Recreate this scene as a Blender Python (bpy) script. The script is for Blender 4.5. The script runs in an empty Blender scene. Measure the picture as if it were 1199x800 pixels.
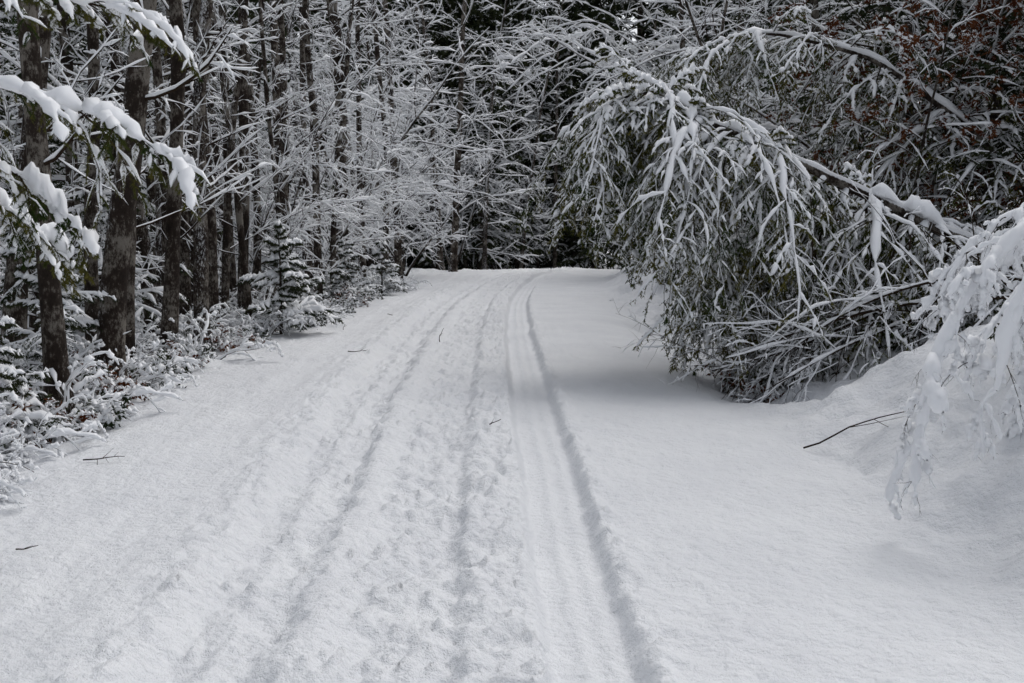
import bpy, math, numpy as np
rng=np.random.default_rng(11)
sc=bpy.context.scene
# ---------------------------------------------------------------- helpers
def nrm(a): return a/np.maximum(np.linalg.norm(a,axis=-1,keepdims=True),1e-9)
def sstep(a,b,x):
    t=np.clip((x-a)/(b-a),0,1); return t*t*(3-2*t)
def vnoise(x,y,seed=0):
    ix=np.floor(x); iy=np.floor(y); fx=x-ix; fy=y-iy
    def h(a,b):
        s=np.sin(a*127.1+b*311.7+seed*74.7)*43758.5453
        return s-np.floor(s)
    fx=fx*fx*(3-2*fx); fy=fy*fy*(3-2*fy)
    return (h(ix,iy)*(1-fx)+h(ix+1,iy)*fx)*(1-fy)+(h(ix,iy+1)*(1-fx)+h(ix+1,iy+1)*fx)*fy
def fbm(x,y,o=4,seed=0):
    r=0;a=.5
    for i in range(o):
        r=r+a*(vnoise(x*2**i,y*2**i,seed+i)-.5)*2; a*=.5
    return r
def raw(name,V,loops,tot,mi,sm,mats):
    me=bpy.data.meshes.new(name)
    me.vertices.add(len(V)); me.vertices.foreach_set('co',V.astype(np.float32).ravel())
    me.loops.add(len(loops)); me.loops.foreach_set('vertex_index',loops.astype(np.int32))
    me.polygons.add(len(tot)); me.polygons.foreach_set('loop_start',(np.cumsum(tot)-tot).astype(np.int32))
    me.polygons.foreach_set('material_index',mi.astype(np.int32))
    me.polygons.foreach_set('use_smooth',sm.astype(bool))
    for m in mats: me.materials.append(m)
    me.update(calc_edges=True)
    return me
CACHE={}
def build(name,parts,mats):
    parts=[p for p in parts if p is not None and len(p[0])]
    V=np.concatenate([p[0].reshape(-1,3) for p in parts]); off=0
    loops=[];tot=[];mi=[];sm=[]
    for v,f,m,s in parts:
        f=f.reshape(-1,f.shape[-1])
        loops.append((f+off).ravel()); tot.append(np.full(len(f),f.shape[1])); mi.append(np.full(len(f),m)); sm.append(np.full(len(f),s))
        off+=v.reshape(-1,3).shape[0]
    A=(V,np.concatenate(loops),np.concatenate(tot),np.concatenate(mi),np.concatenate(sm))
    me=raw(name,*A,mats); CACHE[me.name]=A; return me
class Merge:
    def __init__(s): s.a=[]; s.off=0
    def add(s,me,loc,rz,sc_):
        V,l,t,m,q=CACHE[me.name]; c,n=math.cos(rz),math.sin(rz)
        W=np.stack([V[:,0]*c-V[:,1]*n,V[:,0]*n+V[:,1]*c,V[:,2]],-1)*sc_+np.array(loc)
        s.a.append((W.astype(np.float32),l+s.off,t,m,q)); s.off+=len(V)
    def done(s,name):
        A=[np.concatenate([a[i] for a in s.a]) for i in range(5)]
        place(raw(name,*A,MATS),name,(0,0,0))
def place(me,name,loc,rz=0,s=1,tilt=(0,0),parent=None):
    o=bpy.data.objects.new(name,me); sc.collection.objects.link(o)
    o.location=loc; o.rotation_euler=(tilt[0],tilt[1],rz); o.scale=(s,s,s) if np.isscalar(s) else s
    if parent: o.parent=parent
    return o
# ---------------------------------------------------------------- materials
def newmat(n):
    m=bpy.data.materials.new(n); m.use_nodes=True
    nt=m.node_tree; return m,nt,nt.nodes['Principled BSDF']
def diffmat(n,col=None):
    m=bpy.data.materials.new(n); m.use_nodes=True; nt=m.node_tree
    nt.nodes.remove(nt.nodes['Principled BSDF']); d=nt.nodes.new('ShaderNodeBsdfDiffuse')
    nt.links.new(d.outputs[0],nt.nodes['Material Output'].inputs[0])
    if col: d.inputs[0].default_value=(*col,1)
    return m,nt,d
def N(nt,t,**k):
    n=nt.nodes.new(t)
    for a,b in k.items():
        if a in n.inputs.keys(): n.inputs[a].default_value=b
        else: setattr(n,a,b)
    return n
def ramp(nt,src,stops):
    r=nt.nodes.new('ShaderNodeValToRGB'); nt.links.new(src,r.inputs[0])
    e=r.color_ramp.elements
    while len(e)<len(stops): e.new(0.5)
    for i,(p,c) in enumerate(stops): e[i].position=p; e[i].color=(*c,1) if len(c)==3 else c
    return r
def ground_mat(name):
    m,nt,b=newmat(name); L=nt.links.new
    b.inputs['Roughness'].default_value=.55
    b.inputs['Specular IOR Level'].default_value=.25
    tc=N(nt,'ShaderNodeTexCoord'); 
    n0=N(nt,'ShaderNodeTexNoise',Scale=1.3,Detail=3.); L(tc.outputs['Object'],n0.inputs['Vector'])
    r=ramp(nt,n0.outputs[0],[(.3,(.755,.77,.80)),(.7,(.825,.84,.862))]); L(r.outputs[0],b.inputs['Base Color'])
    n1=N(nt,'ShaderNodeTexNoise',Scale=20.,Detail=4.,Roughness=.6); L(tc.outputs['Object'],n1.inputs['Vector'])
    n2=N(nt,'ShaderNodeTexNoise',Scale=150.,Detail=1.,Roughness=.7); L(tc.outputs['Object'],n2.inputs['Vector'])
    b1=N(nt,'ShaderNodeBump',Strength=1.,Distance=.026); b2=N(nt,'ShaderNodeBump',Strength=1.,Distance=.006)
    L(n1.outputs[0],b1.inputs['Height']); L(n2.outputs[0],b2.inputs['Height']); L(b1.outputs[0],b2.inputs['Normal']); L(b2.outputs[0],b.inputs['Normal'])
    return m
def bark_mat(name,dark,light,snowline=.45,lich=.56,bump=True):
    m,nt,b=newmat(name); L=nt.links.new
    b.inputs['Roughness'].default_value=.9; b.inputs['Specular IOR Level'].default_value=.15
    tc=N(nt,'ShaderNodeTexCoord'); mp=N(nt,'ShaderNodeMapping'); mp.inputs['Scale'].default_value=(1,1,.5)
    L(tc.outputs['Object'],mp.inputs[0])
    n1=N(nt,'ShaderNodeTexNoise',Scale=34.,Detail=6.,Roughness=.8); L(mp.outputs[0],n1.inputs['Vector'])
    n3=N(nt,'ShaderNodeTexNoise',Scale=4.,Detail=3.,Roughness=.6); L(tc.outputs['Object'],n3.inputs['Vector'])
    av=N(nt,'ShaderNodeMath',operation='MULTIPLY_ADD'); L(n3.outputs[0],av.inputs[0]); av.inputs[1].default_value=.55
    s1=N(nt,'ShaderNodeMath',operation='MULTIPLY'); L(n1.outputs[0],s1.inputs[0]); s1.inputs[1].default_value=.55; L(s1.outputs[0],av.inputs[2])
    r=ramp(nt,av.outputs[0],[(.40,dark),(lich-.03,tuple(c*2.2 for c in dark)),(lich+.05,light)]); 
    geo=N(nt,'ShaderNodeNewGeometry'); sx=N(nt,'ShaderNodeSeparateXYZ'); L(geo.outputs['Normal'],sx.inputs[0])
    ad=N(nt,'ShaderNodeMath',operation='MULTIPLY_ADD'); L(n1.outputs[0],ad.inputs[0]); ad.inputs[1].default_value=.8; L(sx.outputs[2],ad.inputs[2])
    mk=ramp(nt,ad.outputs[0],[(snowline+.10,(0,0,0)),(snowline+.20,(1,1,1))])
    mx=N(nt,'ShaderNodeMix',data_type='RGBA'); L(mk.outputs[0],mx.inputs[0]); L(r.outputs[0],mx.inputs[6]); mx.inputs[7].default_value=(.82,.83,.85,1)
    L(mx.outputs[2],b.inputs['Base Color'])
    if bump:
        bp=N(nt,'ShaderNodeBump',Strength=1.,Distance=.03); L(n1.outputs[0],bp.inputs['Height']); L(bp.outputs[0],b.inputs['Normal'])
    return m
def leaf_mat(name,c1,c2):
    m,nt,b=diffmat(name); L=nt.links.new
    tc=N(nt,'ShaderNodeTexCoord')
    n1=N(nt,'ShaderNodeTexNoise',Scale=3.,Detail=1.); L(tc.outputs['Object'],n1.inputs['Vector'])
    r=ramp(nt,n1.outputs[0],[(.35,c1),(.65,c2)]); L(r.outputs[0],b.inputs[0]); return m
M_ground=ground_mat('ground_snow'); M_snow=diffmat('branch_snow',(.87,.88,.90))[0]
M_bark=bark_mat('grey_bark',(.016,.0115,.009),(.20,.18,.155),lich=.575)
M_twig=diffmat('twig_bark',(.032,.022,.016))[0]
M_needle=leaf_mat('spruce_needles',(.022,.032,.017),(.055,.062,.032))
M_hneedle=leaf_mat('hemlock_needles',(.030,.050,.014),(.115,.105,.03))
M_leaf=leaf_mat('dead_leaves',(.085,.026,.012),(.14,.055,.024))
MATS=[M_bark,M_snow,M_needle,M_leaf,M_twig,M_hneedle]
# ---------------------------------------------------------------- branch tools
def tangents(P):
    T=np.empty_like(P); T[:,1:-1]=P[:,2:]-P[:,:-2]; T[:,0]=P[:,1]-P[:,0]; T[:,-1]=P[:,-1]-P[:,-2]
    return nrm(T)
def qidx(B,n,k):
    b=np.arange(B)[:,None,None]*n*k; i=np.arange(n-1)[None,:,None]*k; j=np.arange(k)[None,None,:]; j2=(j+1)%k
    return np.stack([b+i+j,b+i+j2,b+i+k+j2,b+i+k+j],-1).reshape(-1,4)
def tubes(P,R,k,mat,smooth=True):
    B,n,_=P.shape; T=tangents(P)
    vert=np.abs(T.mean(1)[:,2])>.8
    ref=np.where(vert[:,None],np.array([[1.,0,0]]),np.array([[0,0,1.]]))[:,None]
    s=nrm(np.cross(T,np.broadcast_to(ref,T.shape))); u=np.cross(s,T)
    a=np.arange(k)*2*np.pi/k
    V=P[:,:,None]+R[:,:,None,None]*(np.cos(a)[:,None]*s[:,:,None]+np.sin(a)[:,None]*u[:,:,None])
    return (V,qidx(B,n,k),mat,smooth)
def snowtube(P,R,k,w,h,keep=1.,lump=.45,minh=.25,sub=0,low=.15,minf=0.,sm=0,jit=.12):
    for _ in range(sub):
        B,n,_3=P.shape
        Q=np.empty((B,2*n-1,3)); Q[:,::2]=P; Q[:,1::2]=(P[:,1:]+P[:,:-1])/2
        q=np.empty((B,2*n-1)); q[:,::2]=R; q[:,1::2]=(R[:,1:]+R[:,:-1])/2; P,R=Q,q
    B,n,_3=P.shape
    T=tangents(P); hz=np.sqrt(np.clip(1-T[:,:,2]**2,0,1))
    sel=(hz.mean(1)>minh)&(rng.random(B)<keep)
    P,R,T,hz=P[sel],R[sel],T[sel],hz[sel]; B=len(P)
    if B==0: return None
    z=np.array([0,0,1.]); s=nrm(np.cross(T,np.broadcast_to(z,T.shape))+1e-6)
    e=rng.normal(size=(B,n))
    for _ in range(sm):
        e[:,1:-1]=(e[:,:-2]+e[:,1:-1]*1.2+e[:,2:])/2.3
    lm=np.clip(1+lump*e,.25,2)
    env=np.ones(n); env[0]=.35; env[-1]=.25
    f=np.clip(hz*1.3,minf,1)*lm*env
    sc_=(0.6+.8*rng.random(B))[:,None]
    W=(R*.9+w*sc_)*f; Hh=(R*.4+h*sc_)*f
    a=np.arange(k)*2*np.pi/k+.3
    ca=np.cos(a); sa=np.sin(a); up=np.where(sa>0,sa,sa*low)
    u=np.cross(s,T); zz=nrm(z*(hz>.5)[...,None]+u*.6) if minf>0 else np.broadcast_to(z,T.shape)
    V=P[:,:,None]+(R*.7)[:,:,None,None]*z+W[:,:,None,None]*ca[:,None]*s[:,:,None]+(Hh[:,:,None]*up)[...,None]*zz[:,:,None]
    V=V+rng.normal(size=V.shape)*(W[:,:,None,None]*jit)
    return (V,qidx(B,n,k),1,True)
def grow(S,D,L,n,wig,grav):
    B=len(S); P=np.empty((B,n,3)); P[:,0]=S; d=nrm(D); st=(L/(n-1))[:,None]
    for i in range(1,n):
        d=d+rng.normal(size=(B,3))*wig; d[:,2]+=grav/(n-1); d=nrm(d); P[:,i]=P[:,i-1]+d*st
    return P
def rad(r0,n,end=.2): return r0[:,None]*(1-(1-end)*np.linspace(0,1,n))[None]
def kids(P,R,m,t0,t1,ang,lf,flat=False,fall=.6,rf=.6,avar=.2):
    B,n,_=P.shape
    t=t0+(t1-t0)*(np.arange(m)[None]+rng.random((B,m)))/m; t=np.clip(t,0,.999)
    f=t*(n-1); i=np.floor(f).astype(int); a=(f-i)[...,None]; bi=np.arange(B)[:,None]
    S=P[bi,i]*(1-a)+P[bi,i+1]*a; T=nrm(P[bi,i+1]-P[bi,i])
    r=R[bi,i]*(1-a[...,0])+R[bi,i+1]*a[...,0]
    pl=np.linalg.norm(P[:,1:]-P[:,:-1],axis=-1).sum(1)
    if flat:
        s=nrm(np.cross(T,np.array([0,0,1.]))+1e-6)*np.where(np.arange(m)%2,1,-1)[None,:,None]+rng.normal(size=S.shape)*.2
    else:
        s=rng.normal(size=S.shape); s=s-(s*T).sum(-1,keepdims=True)*T
    s=nrm(s); A=ang+rng.normal(size=t.shape)*avar
    D=T*np.cos(A)[...,None]+s*np.sin(A)[...,None]
    L=pl[:,None]*lf*(1-fall*(t-t0)/(t1-t0+1e-6))*(.55+.9*rng.random(t.shape))
    return S.reshape(-1,3),D.reshape(-1,3),L.ravel(),np.maximum(r.ravel()*rf,.0016)
def needles(P,m,ln,wd,mat,droop=.3,t0=.0):
    B,n,_=P.shape
    t=np.clip(t0+(1-t0)*rng.random((B,m)),0,.999); f=t*(n-1); i=np.floor(f).astype(int); a=(f-i)[...,None]; bi=np.arange(B)[:,None]
    S=P[bi,i]*(1-a)+P[bi,i+1]*a; T=nrm(P[bi,i+1]-P[bi,i])
    s=rng.normal(size=S.shape); s[...,2]*=.5
    D=nrm(T*.8+nrm(s)); D[...,2]-=droop; D=nrm(D)
    w=nrm(np.cross(D,rng.normal(size=D.shape)))
    l=ln*(.6+.8*rng.random(t.shape))[...,None]
    V2=np.stack([S+w*wd,S+D*l,S-w*wd],-2).reshape(-1,3)
    return (V2,np.arange(len(V2)).reshape(-1,3),mat,False)
# ---------------------------------------------------------------- tree generators
def V3(*a): return np.array([a],float)
def tall_tree(h,r,nb=18,t0=.12,lean=.03,bl=1.4,up=.15,thick=1.):
    n=26
    P=grow(V3(0,0,-.2),V3(rng.normal()*lean,rng.normal()*lean,1),np.array([h]),n,.026,.1)
    R=rad(np.array([r]),n,.25); R[0,0]*=1.6; R[0,1]*=1.1
    R*= (1+.05*rng.normal(size=R.shape))
    parts=[tubes(P,R,12,0)]
    S,D,L,q=kids(P,R,nb,t0,.98,1.2,bl/h,fall=.2,rf=.2)
    q=np.clip(q,.006,.022)
    P1=grow(S,D,L,7,.14,up); R1=rad(q,7)
    S,D,L,q=kids(P1,R1,7,.15,1,.8,.45); P2=grow(S,D,L,5,.15,-.05); R2=rad(q,5)
    S,D,L,q=kids(P2,R2,4,.1,1,.75,.5); P3=grow(S,D,L,4,.15,-.1); R3=rad(q,4)
    parts+=[tubes(P1,R1,5,4),tubes(P2,R2,3,4),tubes(P3,R3,3,4)]
    parts+=[snowtube(P1,R1,5,.008*thick,.024*thick,.95),snowtube(P2,R2,4,.008*thick,.020*thick,.9),snowtube(P3,R3,3,.007*thick,.016*thick,.85)]
    return build('tall_tree',parts,MATS)
def under_tree(h,stems=4,arch=-.6,nb=14,leaves=0,snow=1.,l4=2):
    a=rng.random(stems)*6.28
    D=np.stack([np.cos(a)*.35,np.sin(a)*.35,np.ones(stems)],-1)
    P=grow(np.zeros((stems,3))+[0,0,-.1],D,h*(.7+.5*rng.random(stems)),14,.07,arch)
    R=rad(.012+h*.0055*(.6+.6*rng.random(stems)),14,.2)
    S,D,L,q=kids(P,R,nb,.12,1,1.0,.36,fall=.4,rf=.45); P1=grow(S,D,L,7,.12,-.25); R1=rad(q,7)
    S,D,L,q=kids(P1,R1,7,.1,1,.8,.42); P2=grow(S,D,L,5,.14,-.2); R2=rad(q,5)
    S,D,L,q=kids(P2,R2,4,.1,1,.75,.5); P3=grow(S,D,L,4,.14,-.2); R3=rad(q,4)
    S,D,L,q=kids(P3,R3,l4,.1,1,.7,.6); P4=grow(S,D,L,3,.14,-.2); R4=rad(q,3)
    parts=[tubes(P,R,7,0),tubes(P1,R1,4,4),tubes(P2,R2,3,4),tubes(P3,R3,3,4),
      snowtube(P,R,6,.010,.03,1,sub=1),snowtube(P1,R1,5,.011*snow,.028*snow,1,sub=1),snowtube(P2,R2,4,.010*snow,.024*snow,.95),snowtube(P3,R3,3,.009*snow,.019*snow,.9),snowtube(P4,R4,3,.007*snow,.014*snow,.75)]
    if leaves: parts.append(needles(P4,leaves,.055,.016,3,.3))
    return build('under_tree',parts,MATS)
def conifer(h,bl,dens=8,droop=-.5,nm=2,snow=1.,t0=.06,m2=14,l3=5,nl=.07,nw=.010,cnt=9,k2=.75,k3=.45):
    n=18; P=grow(V3(0,0,-.1),V3(0,0,1),np.array([h]),n,.012,.1); R=rad(np.array([.01+h*.011]),n,.12)
    nb=int(h*dens)
    S,D,L,q=kids(P,R,nb,t0,.99,1.35,bl/h,fall=.85,rf=.3); q=np.clip(q,.003,.03)
    P1=grow(S,D,L,6,.06,droop); R1=rad(q,6)
    S,D,L,q=kids(P1,R1,m2,.12,1,.95,.36,flat=True,fall=.6); P2=grow(S,D,L,4,.08,droop*.9); R2=rad(q,4)
    sz=snow*min(1,.45+h*.06)
    parts=[tubes(P,R,10,0),tubes(P1,R1,3,4),
      needles(P1,cnt*2,nl,nw,nm),needles(P2,cnt,nl,nw,nm),
      snowtube(P1,R1,5,.018*sz,.034*sz,.9,.6),snowtube(P2,R2,4,.02*sz,.03*sz,k2,.6)]
    if l3:
        S,D,L,q=kids(P2,R2,l3,.1,1,.8,.42,flat=True); P3=grow(S,D,L,3,.08,droop*.8); R3=rad(q,3)
        parts+=[needles(P3,cnt,nl,nw,nm),snowtube(P3,R3,4,.014*sz,.019*sz,k3,.5)]
    return build('conifer',parts,MATS)
def shrub(h,stems=9,snow=1.,leaves=0,lm=2):
    a=rng.random(stems)*6.28; s=.5+.6*rng.random(stems)
    D=np.stack([np.cos(a)*s,np.sin(a)*s,np.ones(stems)],-1)
    P=grow(rng.normal(size=(stems,3))*[.1,.1,0]+[0,0,-.05],D,h*(.7+.6*rng.random(stems)),8,.16,-1.0)
    R=rad(.004+.005*rng.random(stems)+h*.002,8,.3)
    S,D,L,q=kids(P,R,6,.2,1,.9,.4); P1=grow(S,D,L,5,.18,-.5); R1=rad(q,5)
    S,D,L,q=kids(P1,R1,5,.1,1,.8,.5); P2=grow(S,D,L,4,.18,-.3); R2=rad(q,4)
    parts=[tubes(P,R,5,4),tubes(P1,R1,4,4),tubes(P2,R2,3,4),
      snowtube(P,R,6,.011*snow,.022*snow,.9,.6,sub=1),snowtube(P1,R1,5,.014*snow,.020*snow,.85,.6,sub=1),snowtube(P2,R2,5,.012*snow,.016*snow,.7,.5)]
    if leaves: parts.append(needles(P2,leaves,.05,.014,lm,.4))
    return build('shrub',parts,MATS)
# ---------------------------------------------------------------- terrain
cy=[-60,0,4.5,9.3,15.6,25,32,38,45,55,70,110,250]; cx=[0,-.36,-.40,-.52,-.64,-.62,-.35,.25,1.7,5.,12,30,60]
by=[-60,0,4.5,7,9.3,15.6,22,27,32,38,42,46,52,60,80,250]; bz=[-1.5,-.1,0,.12,.28,.53,.66,.74,.86,1.08,1.2,1.2,.9,.2,.5,14]
_yy=np.linspace(-60,250,3101)
def _sm(ys,zs,w):
    a=np.interp(_yy,ys,zs); k=np.hanning(w); k/=k.sum(); return np.convolve(np.pad(a,w//2,mode='edge'),k,mode='valid')[:len(_yy)]
_c=_sm(cy,cx,41); _b=_sm(by,bz,41)
def C(y): return np.interp(y,_yy,_c)
def box(v,a,b,s): return sstep(a-s,a+s,v)*(1-sstep(b-s,b+s,v))
def H(x,y,fine=False):
    x=np.asarray(x,float); y=np.asarray(y,float)
    v=x-C(y); z=np.interp(y,_yy,_b)+0*v
    z=z-.05*np.clip(v/3,-1,1)**2
    lf=sstep(2.8,4.2,-v); z=z-.06*lf+.09*np.clip(-v-7,0,60)
    z=z+lf*.20*fbm(x*.9,y*.9,4,3)
    s0=2.75+.8*sstep(9.5,12,y)*(1-sstep(24,30,y)); 
    bk=sstep(0,1.9,v-s0); z=z+bk*(.75-.1*sstep(9,12,y))+.30*np.clip(v-s0-1.6,0,50)
    z=z-.22*np.exp(-((v-3.15)/.5)**2)*sstep(10,12,y)*(1-sstep(20,26,y))
    z=z+sstep(2.5,3.4,v)*.28*fbm(x*1.3+9,y*1.3,4,8)
    z=z+.04*fbm(x*.55,y*.35,3,20)
    if fine:
        w=v+.03*fbm(y*.9,y*0+1,2,5)+.018*fbm(y*5,x*0,3,6)
        lum=fbm(x*8,y*6,4,31); lum2=fbm(x*24,y*18,3,37); lum3=fbm(x*3,y*2,3,41)
        rough=fbm(x*5+3,y*4,3,91)
        rr=box(w+.025*lum,.55,.95,.04); lr=box(w+.05*fbm(y*3,x*0+4,3,9)+.06*lum,-1.14,-.60,.09); mid=box(w+.06*lum,-.38,.16,.05+.06*sstep(0,-.3,w))
        z=z-.085*rr+rr*(.008*lum3+.006*lum+.003*lum2+.016*np.exp(-((w-.72)/.035)**2)+.010*np.exp(-((w-.84)/.03)**2))
        z=z-.080*lr+lr*(.045*lum+.018*lum2+.02*np.exp(-((w+.86)/.06)**2))
        z=z-mid*(.035-.060*lum-.028*lum2-.02*lum3)
        rid=box(w,.18,.54,.06); z=z+rid*(.030+.065*lum+.030*lum2+.02*rough)
        rid2=box(w,-1.42,-1.12,.08); z=z+rid2*(.012+.055*lum+.016*lum2)
        rid3=np.exp(-((w-1.02)/.07)**2); z=z+rid3*(.014+.050*lum+.024*lum2)
        zone=box(v,-1.35,1.1,.15)*(1-.8*rr); cl=fbm(x*15,y*13,2,101)
        z=z+zone*.034*sstep(.24,.50,cl)*sstep(-.2,.25,rough)
        z=z-.03*box(w,-1.95,-1.62,.08)*(0.5+.5*fbm(x*0,y*.4,2,50))
        q=1-np.clip(rr+mid+lr,0,1)
        z=z+q*(.014*fbm(x*4.5,y*3.6,3,61)+.015*fbm(x*13,y*11,3,63))
        out=sstep(2.6,3.4,np.abs(v)); z=z+out*(.12*fbm(x*3.2,y*3.2,4,71)+.035*lum)
    return z
def axis_v():
    a=np.arange(0,1.5,.0165); b=np.arange(1.5,3.0,.024); c=np.arange(3.0,6,.05)
    d=6*np.exp(np.arange(0,3.4,.07)); r=np.concatenate([a,b,[3.0],c[1:],d]); return np.concatenate([-r[::-1][:-1],r])
vs=axis_v()
ys=np.concatenate([np.linspace(-40,2.5,60)[:-1],2.5*np.exp(np.arange(0,math.log(60/2.5),.0052)),np.linspace(60.5,240,90)])
XX=C(ys)[:,None]+vs[None]; YY=np.repeat(ys[:,None],len(vs),1)
ZZ=H(XX,YY,True)
VV=np.stack([XX,YY,ZZ],-1); nr,nc=XX.shape
def sub(cols):
    v=VV[:,cols]; a=len(cols); i=np.arange(nr-1)[:,None]*a; j=np.arange(a-1)[None]
    f=np.stack([i+j,i+j+1,i+a+j+1,i+a+j],-1).reshape(-1,4)
    return (v.reshape(-1,3),f,0,True)
iL=int(np.argmin(abs(vs+3.0))); iR=int(np.argmin(abs(vs-3.0)))
place(build('snow_covered_road',[sub(np.arange(iL,iR+1))],[M_ground]),'snow_covered_road',(0,0,0))
place(build('snow_ground',[sub(np.arange(0,iL+1)),sub(np.arange(iR,nc))],[M_ground]),'snow_ground',(0,0,0))
def g(x,y): return float(H(x,y))
# ---------------------------------------------------------------- libraries
TALL=[tall_tree(15,.10,16),tall_tree(16,.13,18,.14),tall_tree(13,.075,18,.10),tall_tree(15,.09,16,.2)]
TFAR=[tall_tree(15,.13,26,.12,bl=2.6,thick=1.8),tall_tree(14,.10,24,.15,bl=2.4,thick=1.8)]
UND=[under_tree(6,4,-.7),under_tree(7.5,4,-1.0,14),under_tree(4.5,5,-.5,12)]
UFAR=[under_tree(7,4,-.7,12,snow=1.7,l4=1),under_tree(6,4,-1,12,snow=1.7,l4=1)]
UNDL=under_tree(5.5,3,-.5,14,leaves=7,snow=.7)
CON=[conifer(14,2.6,7,nl=.09,nw=.014,cnt=8,l3=3,m2=12,snow=1.2),conifer(11,2.2,8,nl=.09,nw=.014,cnt=8,l3=3,m2=12,snow=1.2)]
CON2=conifer(12,2.4,8,nl=.09,nw=.014,cnt=10,l3=3,m2=12,snow=.9,k2=.55,k3=.3)
CFAR=[conifer(15,2.8,8,l3=0,nl=.26,nw=.045,cnt=9,m2=10,snow=1.7,k2=.7),conifer(12,2.4,9,l3=0,nl=.26,nw=.045,cnt=9,m2=10,snow=1.6,k2=.7)]
SAP=[conifer(1.5,.65,22,-.5,2,2.0,l3=3,nl=.04,nw=.006,cnt=10),conifer(2.6,1.0,15,-.6,2,1.8,l3=3,nl=.045,nw=.006,cnt=10)]
SHR=[shrub(1.0,10,1.4,0),shrub(.7,10,1.5,5),shrub(1.2,9,1.2,0),shrub(.5,9,1.7,6),shrub(.6,10,1.4,4,3)]
def R_(): return rng.random()*6.28
left=[(-3.95,9.9,0,1.0,(.0,.02)),(-4.15,11.6,1,1.1,(0,.01)),(-4.35,12.8,2,1.1,(0,-.02)),(-4.2,13.8,0,1,(0,.03)),(-4.05,14.8,1,.8,(0,0)),
(-4.6,15.2,2,1,(0,-.02)),(-4.35,16.6,3,1,(0,.04)),(-4.45,18.8,0,.95,(0,.0)),(-4.6,20.5,2,1,(0,.03)),(-4.3,22,3,1,(0,-.02)),(-5.4,12.2,1,1,(0,0)),
(-5.8,10.3,0,.95,(0,.02)),(-5.0,17.5,3,1,(0,.02)),(-5.4,19.5,0,1,(0,0)),(-5.7,22.5,2,1.1,(0,0)),(-4.9,24.5,0,1,(0,.02)),(-4.15,28,1,1.3,(0,-.02)),
(-6.8,14.5,1,1,(0,0)),(-7.5,18,0,1,(0,0)),(-6.5,21,3,1,(0,0)),(-8.5,23,1,1,(0,0)),(-6,27,0,1,(0,0)),(-7.8,29,2,1,(0,0)),(-4.9,13.2,3,.9,(0,.03)),
(-4.0,17.4,2,.8,(0,.03)),(-3.95,19.6,2,.7,(0,-.03)),(-5.1,16.2,1,.9,(0,0)),(-5.6,18.3,1,.9,(0,.02)),(-4.0,23.5,0,.9,(0,.02)),(-4.1,26,2,1,(0,0)),(-6.2,16.3,0,1,(0,.02)),(-3.9,30,3,1,(0,0)),(-6.1,24,1,1,(0,0)),(-4.8,27.5,1,.9,(0,0)),(-3.7,33,0,1,(0,0)),
(-4.5,17.8,2,.9,(0,.02)),(-4.9,20,3,.9,(0,-.02)),(-4.7,22.8,0,.9,(0,.03)),(-4.5,25.3,3,1,(0,-.02)),(-4.4,29.2,0,.9,(0,.02)),(-4.2,31.8,2,1,(0,.02)),(-6.4,12.4,2,1,(0,.0))]
for x,y,i,s,t in left: place(TALL[i],'bare_tree',(x,y,g(x,y)),R_(),s,t)
for x,y,i,s in [(-2.2,42,0,1.1),(-3.6,36,0,1.),(-2.9,47,0,1),(-5,33,1,1),(5.5,36,0,1),(6.5,28,1,1),(7.5,22,0,1),(5.8,31,0,1),(8.2,16.5,1,1.)]:
    place(TFAR[i],'bare_tree',(x,y,g(x,y)),R_(),s)
for x,y,i,s in [(-4.7,21,0,.8),(-4.6,26,2,1),(-4.4,31,0,1.),(-5.6,24,1,.9),(-3.6,38,2,1.2),(4.9,21,1,.95),(4.8,25.5,0,1.2),(5.4,30,1,1.3),(6,18,0,1.),(-6,14,2,.8),(-5.0,34.5,1,1.3)]:
    place(UND[i],'snowy_understory_tree',(x,y,g(x,y)),R_(),s)
for x,y,s in [(5.3,15.5,.9),(6.6,17.8,1.),(7.2,14,.9)]: place(UNDL,'beech_tree_with_dead_leaves',(x,y,g(x,y)),R_(),s)
for x,y,i,s in [(-8,12.5,1,.9),(-7,16.8,0,.8),(-9.5,19,0,1),(-7.5,21.5,1,1),(-6.9,26.5,0,1)]:
    place(CON[i],'spruce_tree',(x,y,g(x,y)),R_(),s)
for x,y,s in [(6.6,15.8,.8),(8.4,14.2,.8),(7.2,19.5,.85),(6.2,23,.9),(9.5,17,.9),(7.6,26,.9),(10.5,13,.9),(5.8,17,.9)]:
    place(CON2,'spruce_tree',(x,y,g(x,y)),R_(),s)
# --- distant mass, one object
M=Merge()
for k in range(85):
    y=32+rng.random()**.9*38; x=(rng.random()-.5)*2*(.5*y+2)
    if abs(x-float(C(y)))<4.6 : continue
    if -5<x<5 and y<50: continue
    r=rng.random(); z=g(x,y)
    if r<.6: M.add(CFAR[rng.integers(2)],(x,y,z),R_(),.9+.4*rng.random())
    elif r<.8: M.add(TFAR[rng.integers(2)],(x,y,z),R_(),.9+.3*rng.random())
    else: M.add(UFAR[rng.integers(2)],(x,y,z),R_(),1+.5*rng.random())
for k in range(34):
    x=-44+k*2.7+rng.normal(); y=74+rng.random()*8
    M.add(CFAR[rng.integers(2)],(x,y,g(x,y)-1),R_(),1.9+.5*rng.random())
for k in range(24):
    x=-9+k*.85+rng.normal()*.4; y=58+rng.random()*12
    if abs(x-float(C(y)))<2.6: continue
    M.add(CFAR[rng.integers(2)],(x,y,g(x,y)),R_(),1.2+.3*rng.random())
for x,y,i,s in [(-1.2,50,1,1.1),(0.4,54,1,1.),(-3.5,52,0,1.1),(-6,46,1,1),(2.2,57,0,1.)]: M.add(TFAR[i],(x,y,g(x,y)),R_(),s)
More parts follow.
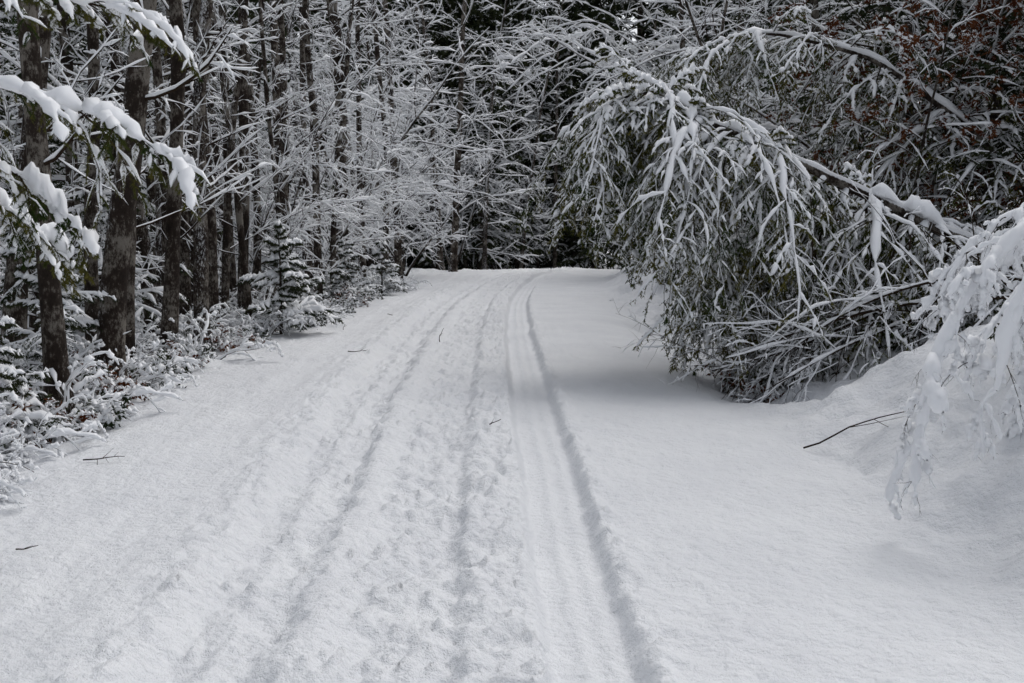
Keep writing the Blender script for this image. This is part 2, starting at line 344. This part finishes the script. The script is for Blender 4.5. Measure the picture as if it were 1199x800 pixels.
for x,y,i,s in [(-2.6,51,0,1.1),(-5,48,1,1.2),(-6,40,0,1.3),(7.5,40,1,1.5),(6.8,45,0,1.5),(-.6,56,0,1.1)]: M.add(UFAR[i],(x,y,g(x,y)),R_(),s)
M.done('distant_forest')
# --- shrubs
M=Merge()
for k in range(130):
    y=7.6+26*rng.random()**1.3; v=-(3.35-.65*float(sstep(12,22,y))+1.9*rng.random()**1.6); x=float(C(y))+v
    M.add(SHR[rng.integers(5)],(x,y,g(x,y)),R_(),.5+.5*rng.random())
for k in range(30):
    y=7.0+4.5*rng.random(); x=-(3.7+1.5*rng.random())
    M.add(SHR[[1,3,4,0][rng.integers(4)]],(x,y,g(x,y)),R_(),.5+.5*rng.random())
for k in range(50):
    y=7.5+28*rng.random(); v=4.2+1.6*rng.random(); x=float(C(y))+v
    M.add(SHR[rng.integers(4)],(x,y,g(x,y)),R_(),.55+.5*rng.random())
for k in range(12):
    y=12.2+3.5*rng.random(); v=3.3+1.6*rng.random(); x=float(C(y))+v
    M.add(SHR[[1,2,4][rng.integers(3)]],(x,y,g(x,y)),R_(),.6+.5*rng.random())
M.done('snowy_undergrowth')
for x,y,i,s in [(-3.45,17,0,1.2),(-3.7,18.5,0,1.),(-4.5,11,1,.8),(-4.2,9.0,0,.9),(-5.2,14.5,1,1),(-3.5,24,0,1),(-5,9,1,1.),(4.6,27,1,1),(-3.2,28,0,1)]:
    place(SAP[i],'snowy_spruce_sapling',(x,y,g(x,y)),R_(),s)
# ---------------------------------------------------------------- leaning hemlock on the right
def spline(pts,n):
    pts=np.array(pts,float); t=np.linspace(0,len(pts)-1,n); out=np.stack([np.interp(t,np.arange(len(pts)),pts[:,k]) for k in range(3)],-1)
    for _ in range(3): out[1:-1]=(out[:-2]+2*out[1:-1]+out[2:])/4
    return out[None]
def plen(P): return np.linalg.norm(P[0,1:]-P[0,:-1],axis=-1).sum()
def hem(P,R,nb,l1,grav,nm,t0=.12,t1=1,m2=12,m3=6,c3=14,side=1.1,snow=1.,fall=.35,k=(.95,.8,.5),down=.25,wd=.0055):
    S,D,L,q=kids(P,R,nb,t0,t1,side,1,fall=fall,rf=.25,avar=.35); L=L/plen(P)*l1
    D[:,2]=np.minimum(D[:,2],down)
    q=np.clip(q,.004,.018)
    P1=grow(S,D,L,10,.12,grav); R1=rad(q,10)
    S,D,L,q=kids(P1,R1,m2,.08,1,.85,.30,flat=True,fall=.5); P2=grow(S,D,L,6,.13,-.9); R2=rad(q,6)
    S,D,L,q=kids(P2,R2,m3,.08,1,.8,.4,flat=True); P3=grow(S,D,L,4,.1,-.7); R3=rad(q,4)
    return [tubes(P1,R1,5,4),tubes(P2,R2,3,4),
      needles(P2,c3*2,.036,wd,nm,.4),needles(P3,c3,.034,wd,nm,.4),needles(P1,40,.036,wd,nm,.3),
      snowtube(P1,R1,6,.020*snow,.034*snow,k[0],.6,.12,sub=1),snowtube(P2,R2,5,.017*snow,.024*snow,k[1],.6,.15,sub=1),snowtube(P3,R3,4,.012*snow,.015*snow,k[2],.5,.2)]
P=spline([(7.0,12.0,.8),(5.9,12.1,1.35),(4.8,12.1,1.85),(4.2,12.2,2.15),(3.4,12.3,2.55),(2.5,12.4,3.0),(2.0,12.6,3.22),(1.6,12.7,3.42),(1.3,12.8,3.45),(1.1,12.8,3.25)],40)
P[0,1:-1]+=np.cumsum(rng.normal(size=(38,3))*[.004,.02,.012],axis=0)*.9
R=rad(np.array([.10]),40,.12)
parts=[tubes(P,R,10,0),snowtube(P,R,9,.014,.05,1,.55,sub=2,sm=4,jit=.06)]
parts+=hem(P,R,48,1.9,-2.4,5,c3=18,fall=.1,down=-.1,t0=.1,t1=.6,k=(.9,.65,.4))
parts+=hem(P,R,60,2.0,-2.7,5,c3=18,fall=.4,down=.05,t0=.5,k=(.95,.8,.55),snow=1.1)
parts+=hem(P,R,30,.9,-1.0,5,c3=16,fall=.3,down=.8,t0=.3,k=(.95,.8,.55),m2=10,m3=4)
place(build('leaning_hemlock_tree',parts,MATS),'leaning_hemlock_tree',(0,0,0))
P=spline([(6.8,13.2,1.0),(5.4,13.4,2.0),(4.2,13.4,2.3),(3.2,13.3,2.2),(2.6,13.2,1.8),(2.3,13.2,1.4)],30); R=rad(np.array([.05]),30,.15)
place(build('bent_hemlock_tree',[tubes(P,R,10,0),snowtube(P,R,6,.02,.04)]+hem(P,R,85,1.5,-2.4,5,m3=5,snow=.9,k=(.9,.6,.4),down=.05,fall=.1),MATS),'bent_hemlock_tree',(0,0,0))
P=spline([(7.4,15,1.6),(6.2,15,3.2),(4.8,15.2,4.3),(3.4,15.4,4.7),(2.4,15.6,4.4)],30); R=rad(np.array([.07]),30,.15)
place(build('drooping_hemlock_tree',[tubes(P,R,10,0),snowtube(P,R,6,.02,.04)]+hem(P,R,70,1.7,-1.8,5,m3=4,snow=.9,k=(.85,.65,.4)),MATS),'drooping_hemlock_tree',(0,0,0))
def bare(P,R,nb,l1,grav,snow,levels=3,m=(6,4),ang=.8,minh=.1,k3=.6,minf=0.,k1=1.):
    S,D,L,q=kids(P,R,nb,.1,1,ang,1,fall=.2,rf=.5); L=L/plen(P)*l1
    q=np.clip(q,.003,.02); P1=grow(S,D,L,9,.14,grav); R1=rad(q,9)
    out=[tubes(P1,R1,5,4),snowtube(P1,R1,8,.022*snow,.03*snow,k1,.5,minh,sub=1,low=.4,minf=minf,sm=1)]
    S,D,L,q=kids(P1,R1,m[0],.1,1,.8,.45); P2=grow(S,D,L,6,.16,grav*.5); R2=rad(q,6)
    out+=[tubes(P2,R2,4,4),snowtube(P2,R2,8,.016*snow,.022*snow,.9*k1,.5,minh,sub=1,low=.4,minf=minf)]
    if levels>2:
        S,D,L,q=kids(P2,R2,m[1],.1,1,.8,.5); P3=grow(S,D,L,4,.16,grav*.3); R3=rad(q,4)
        out+=[tubes(P3,R3,3,4),snowtube(P3,R3,6,.010*snow,.013*snow,k3,.5,minh,sub=1,low=.4)]
    return out
for pts in [[(6.0,12.6,1.2),(4.8,12.0,1.2),(3.9,11.6,1.0),(3.2,11.3,.75),(2.6,11.1,.45)],[(5.6,11.0,1.3),(4.6,11.2,1.3),(3.8,11.6,1.2),(3.0,12.0,.9),(2.3,12.2,.6)],[(5.8,11.6,1.3),(5.0,11.3,1.5),(4.2,11.2,1.5),(3.4,11.4,1.2),(2.8,11.6,.7)],[(5.2,12.6,1.2),(4.4,12.2,1.3),(3.6,12.0,1.0),(2.9,11.9,.7),(2.1,11.9,.5)]]:
    P=spline(pts,16); R=rad(np.array([.026]),16,.3)
    place(build('fallen_branch',[tubes(P,R,8,4),snowtube(P,R,7,.008,.018,.9,sub=1)]+bare(P,R,18,1.3,-.8,.42,k1=.7,k3=.5),MATS),'fallen_branch',(0,0,0))
# ---------------------------------------------------------------- right foreground snow-laden shrub
parts=[]
for pts in [[(5.0,7.0,1.0),(4.2,6.9,1.95),(3.4,6.7,2.1),(2.9,6.6,1.85),(2.52,6.5,1.4),(2.36,6.4,.95),(2.3,6.4,.6)],[(5.0,7.1,1.0),(4.3,7.2,1.7),(3.6,7.2,1.75),(3.15,7.2,1.45),(2.85,7.1,1.0)],[(5,6.8,1.2),(4.3,6.6,2.1),(3.6,6.4,2.2),(3.1,6.3,1.95),(2.8,6.3,1.5),(2.7,6.3,.95)],[(5.2,8,1.1),(4.4,8.1,2.0),(3.7,8.1,2.1),(3.2,8.0,1.8),(3.0,8,1.4)],[(5,7.4,1.0),(4.4,7.5,1.5),(3.8,7.4,1.5),(3.4,7.3,1.1),(3.2,7.2,.8)],[(5.2,8.6,1.1),(4.4,8.6,1.8),(3.7,8.6,1.7),(3.2,8.5,1.3)]]:
    P=spline(pts,20); R=rad(np.array([.014]),20,.3)
    parts+=[tubes(P,R,6,4),snowtube(P,R,10,.032,.045,1,.5,.0,sub=2,low=.7,minf=.75,sm=2,jit=.08)]+bare(P,R,15,.46,-2.0,1.4,m=(5,3),minh=.02,k3=.4,minf=.5,k1=.85)
place(build('snow_laden_shrub',parts,MATS),'snow_laden_shrub',(0,0,0))
# ---------------------------------------------------------------- left foreground hemlock (trunk stands just outside the view)
parts=[]
T=spline([(-3.5,5.3,-.1),(-3.48,5.35,3),(-3.5,5.3,9)],14); TR=rad(np.array([.12]),14,.4); parts.append(tubes(T,TR,12,0))
for pts in [[(-3.5,5.3,2.7),(-2.9,5.4,2.6),(-2.3,5.5,2.48),(-1.9,5.5,2.35),(-1.62,5.5,2.15)],[(-3.5,5.35,3.15),(-2.8,5.7,3.1),(-2.2,5.9,3.0),(-1.8,6.0,2.9)],[(-3.5,5.3,2.4),(-3.0,5.5,2.35),(-2.5,5.7,2.15),(-2.25,5.8,1.9)],[(-3.5,5.3,2.15),(-3.0,5.8,2.1),(-2.7,6.2,1.95),(-2.5,6.4,1.7)]]:
    P=spline(pts,18); R=rad(np.array([.018]),18,.25)
    S,D,L,q=kids(P,R,18,.15,1,.85,.28,flat=True,fall=.4); P2=grow(S,D,L,7,.1,-.9); R2=rad(q,7)
    S,D,L,q=kids(P2,R2,9,.1,1,.8,.36,flat=True); P3=grow(S,D,L,4,.1,-.9); R3=rad(q,4)
    parts+=[tubes(P,R,7,4),tubes(P2,R2,4,4),tubes(P3,R3,3,4),needles(P,120,.024,.0026,5),needles(P2,80,.024,.0026,5,.5),needles(P3,70,.022,.0026,5,.5),
      snowtube(P,R,10,.05,.055,1,.6,sub=2,low=.4,sm=3,jit=.06),snowtube(P2,R2,8,.026,.034,.7,.5,sub=1),snowtube(P3,R3,6,.013,.016,.4,.5)]
place(build('hemlock_tree',parts,MATS),'hemlock_tree',(0,0,0))
# ---------------------------------------------------------------- twigs lying on the snow
def twig(x,y,L,a,r=.006,up=.0,fork=2):
    S=V3(x,y,g(x,y)+.015+r); P=grow(S,V3(math.cos(a),math.sin(a),up),np.array([L]),8,.14,-.1 if up else 0); 
    if not up: P[...,2]=H(P[...,0],P[...,1])+.02+.01*rng.random(P.shape[:2])
    R=rad(np.array([r]),8,.4); S,D,l,q=kids(P,R,fork,.3,.9,.7,.4); P1=grow(S,D,l,4,.1,0); 
    if not up: P1[...,2]=np.maximum(P1[...,2],H(P1[...,0],P1[...,1])+.01)
    place(build('fallen_twig',[tubes(P,R,5,4),tubes(P1,rad(q,4),4,4)],MATS),'fallen_twig',(0,0,0))
twig(-.24,9.3,.18,-.4,.006,.25,1); twig(-.98,15.4,.24,1.9,.006,.6,1); twig(-2.3,21,.3,.5,.006,.1); twig(-3.2,8.4,.35,-.2,.006,.2,5); twig(-2.75,6.2,.12,.1,.005,.1,1)
twig(2.25,8.7,.9,-.1,.008,.6,2); twig(2.0,17.5,.4,-.1,.006,.1); twig(-2.6,17.5,.3,2,.005,.3); twig(-2.1,14.5,.3,.2,.006,.15,2)
# ---------------------------------------------------------------- camera, light
cam=bpy.data.cameras.new('camera'); co=bpy.data.objects.new('camera',cam); sc.collection.objects.link(co); sc.camera=co
co.location=(0,0,1.7); co.rotation_euler=(math.radians(90-4.3),0,0); cam.lens=40; cam.sensor_width=36; cam.clip_end=1000
cam.dof.use_dof=True; cam.dof.focus_distance=12.5; cam.dof.aperture_fstop=5.6
el,az=math.radians(56),math.radians(34)
w=bpy.data.worlds.new('World'); sc.world=w; w.use_nodes=True; nt=w.node_tree
sky=nt.nodes.new('ShaderNodeTexSky'); sky.sky_type='NISHITA'; sky.sun_disc=False; sky.sun_elevation=el; sky.sun_rotation=az; sky.dust_density=3
hs=nt.nodes.new('ShaderNodeHueSaturation'); hs.inputs['Saturation'].default_value=.28
nt.links.new(sky.outputs[0],hs.inputs['Color']); nt.links.new(hs.outputs[0],nt.nodes['Background'].inputs[0]); nt.nodes['Background'].inputs[1].default_value=.145
sl=bpy.data.lights.new('sun','SUN'); sl.energy=.95; sl.angle=math.radians(38); sl.color=(1,.985,.96)
so=bpy.data.objects.new('sun',sl); sc.collection.objects.link(so); so.rotation_euler=(math.pi/2-el,0,math.pi-az)
sc.view_settings.view_transform='Standard'; sc.view_settings.look='None'; sc.view_settings.exposure=0
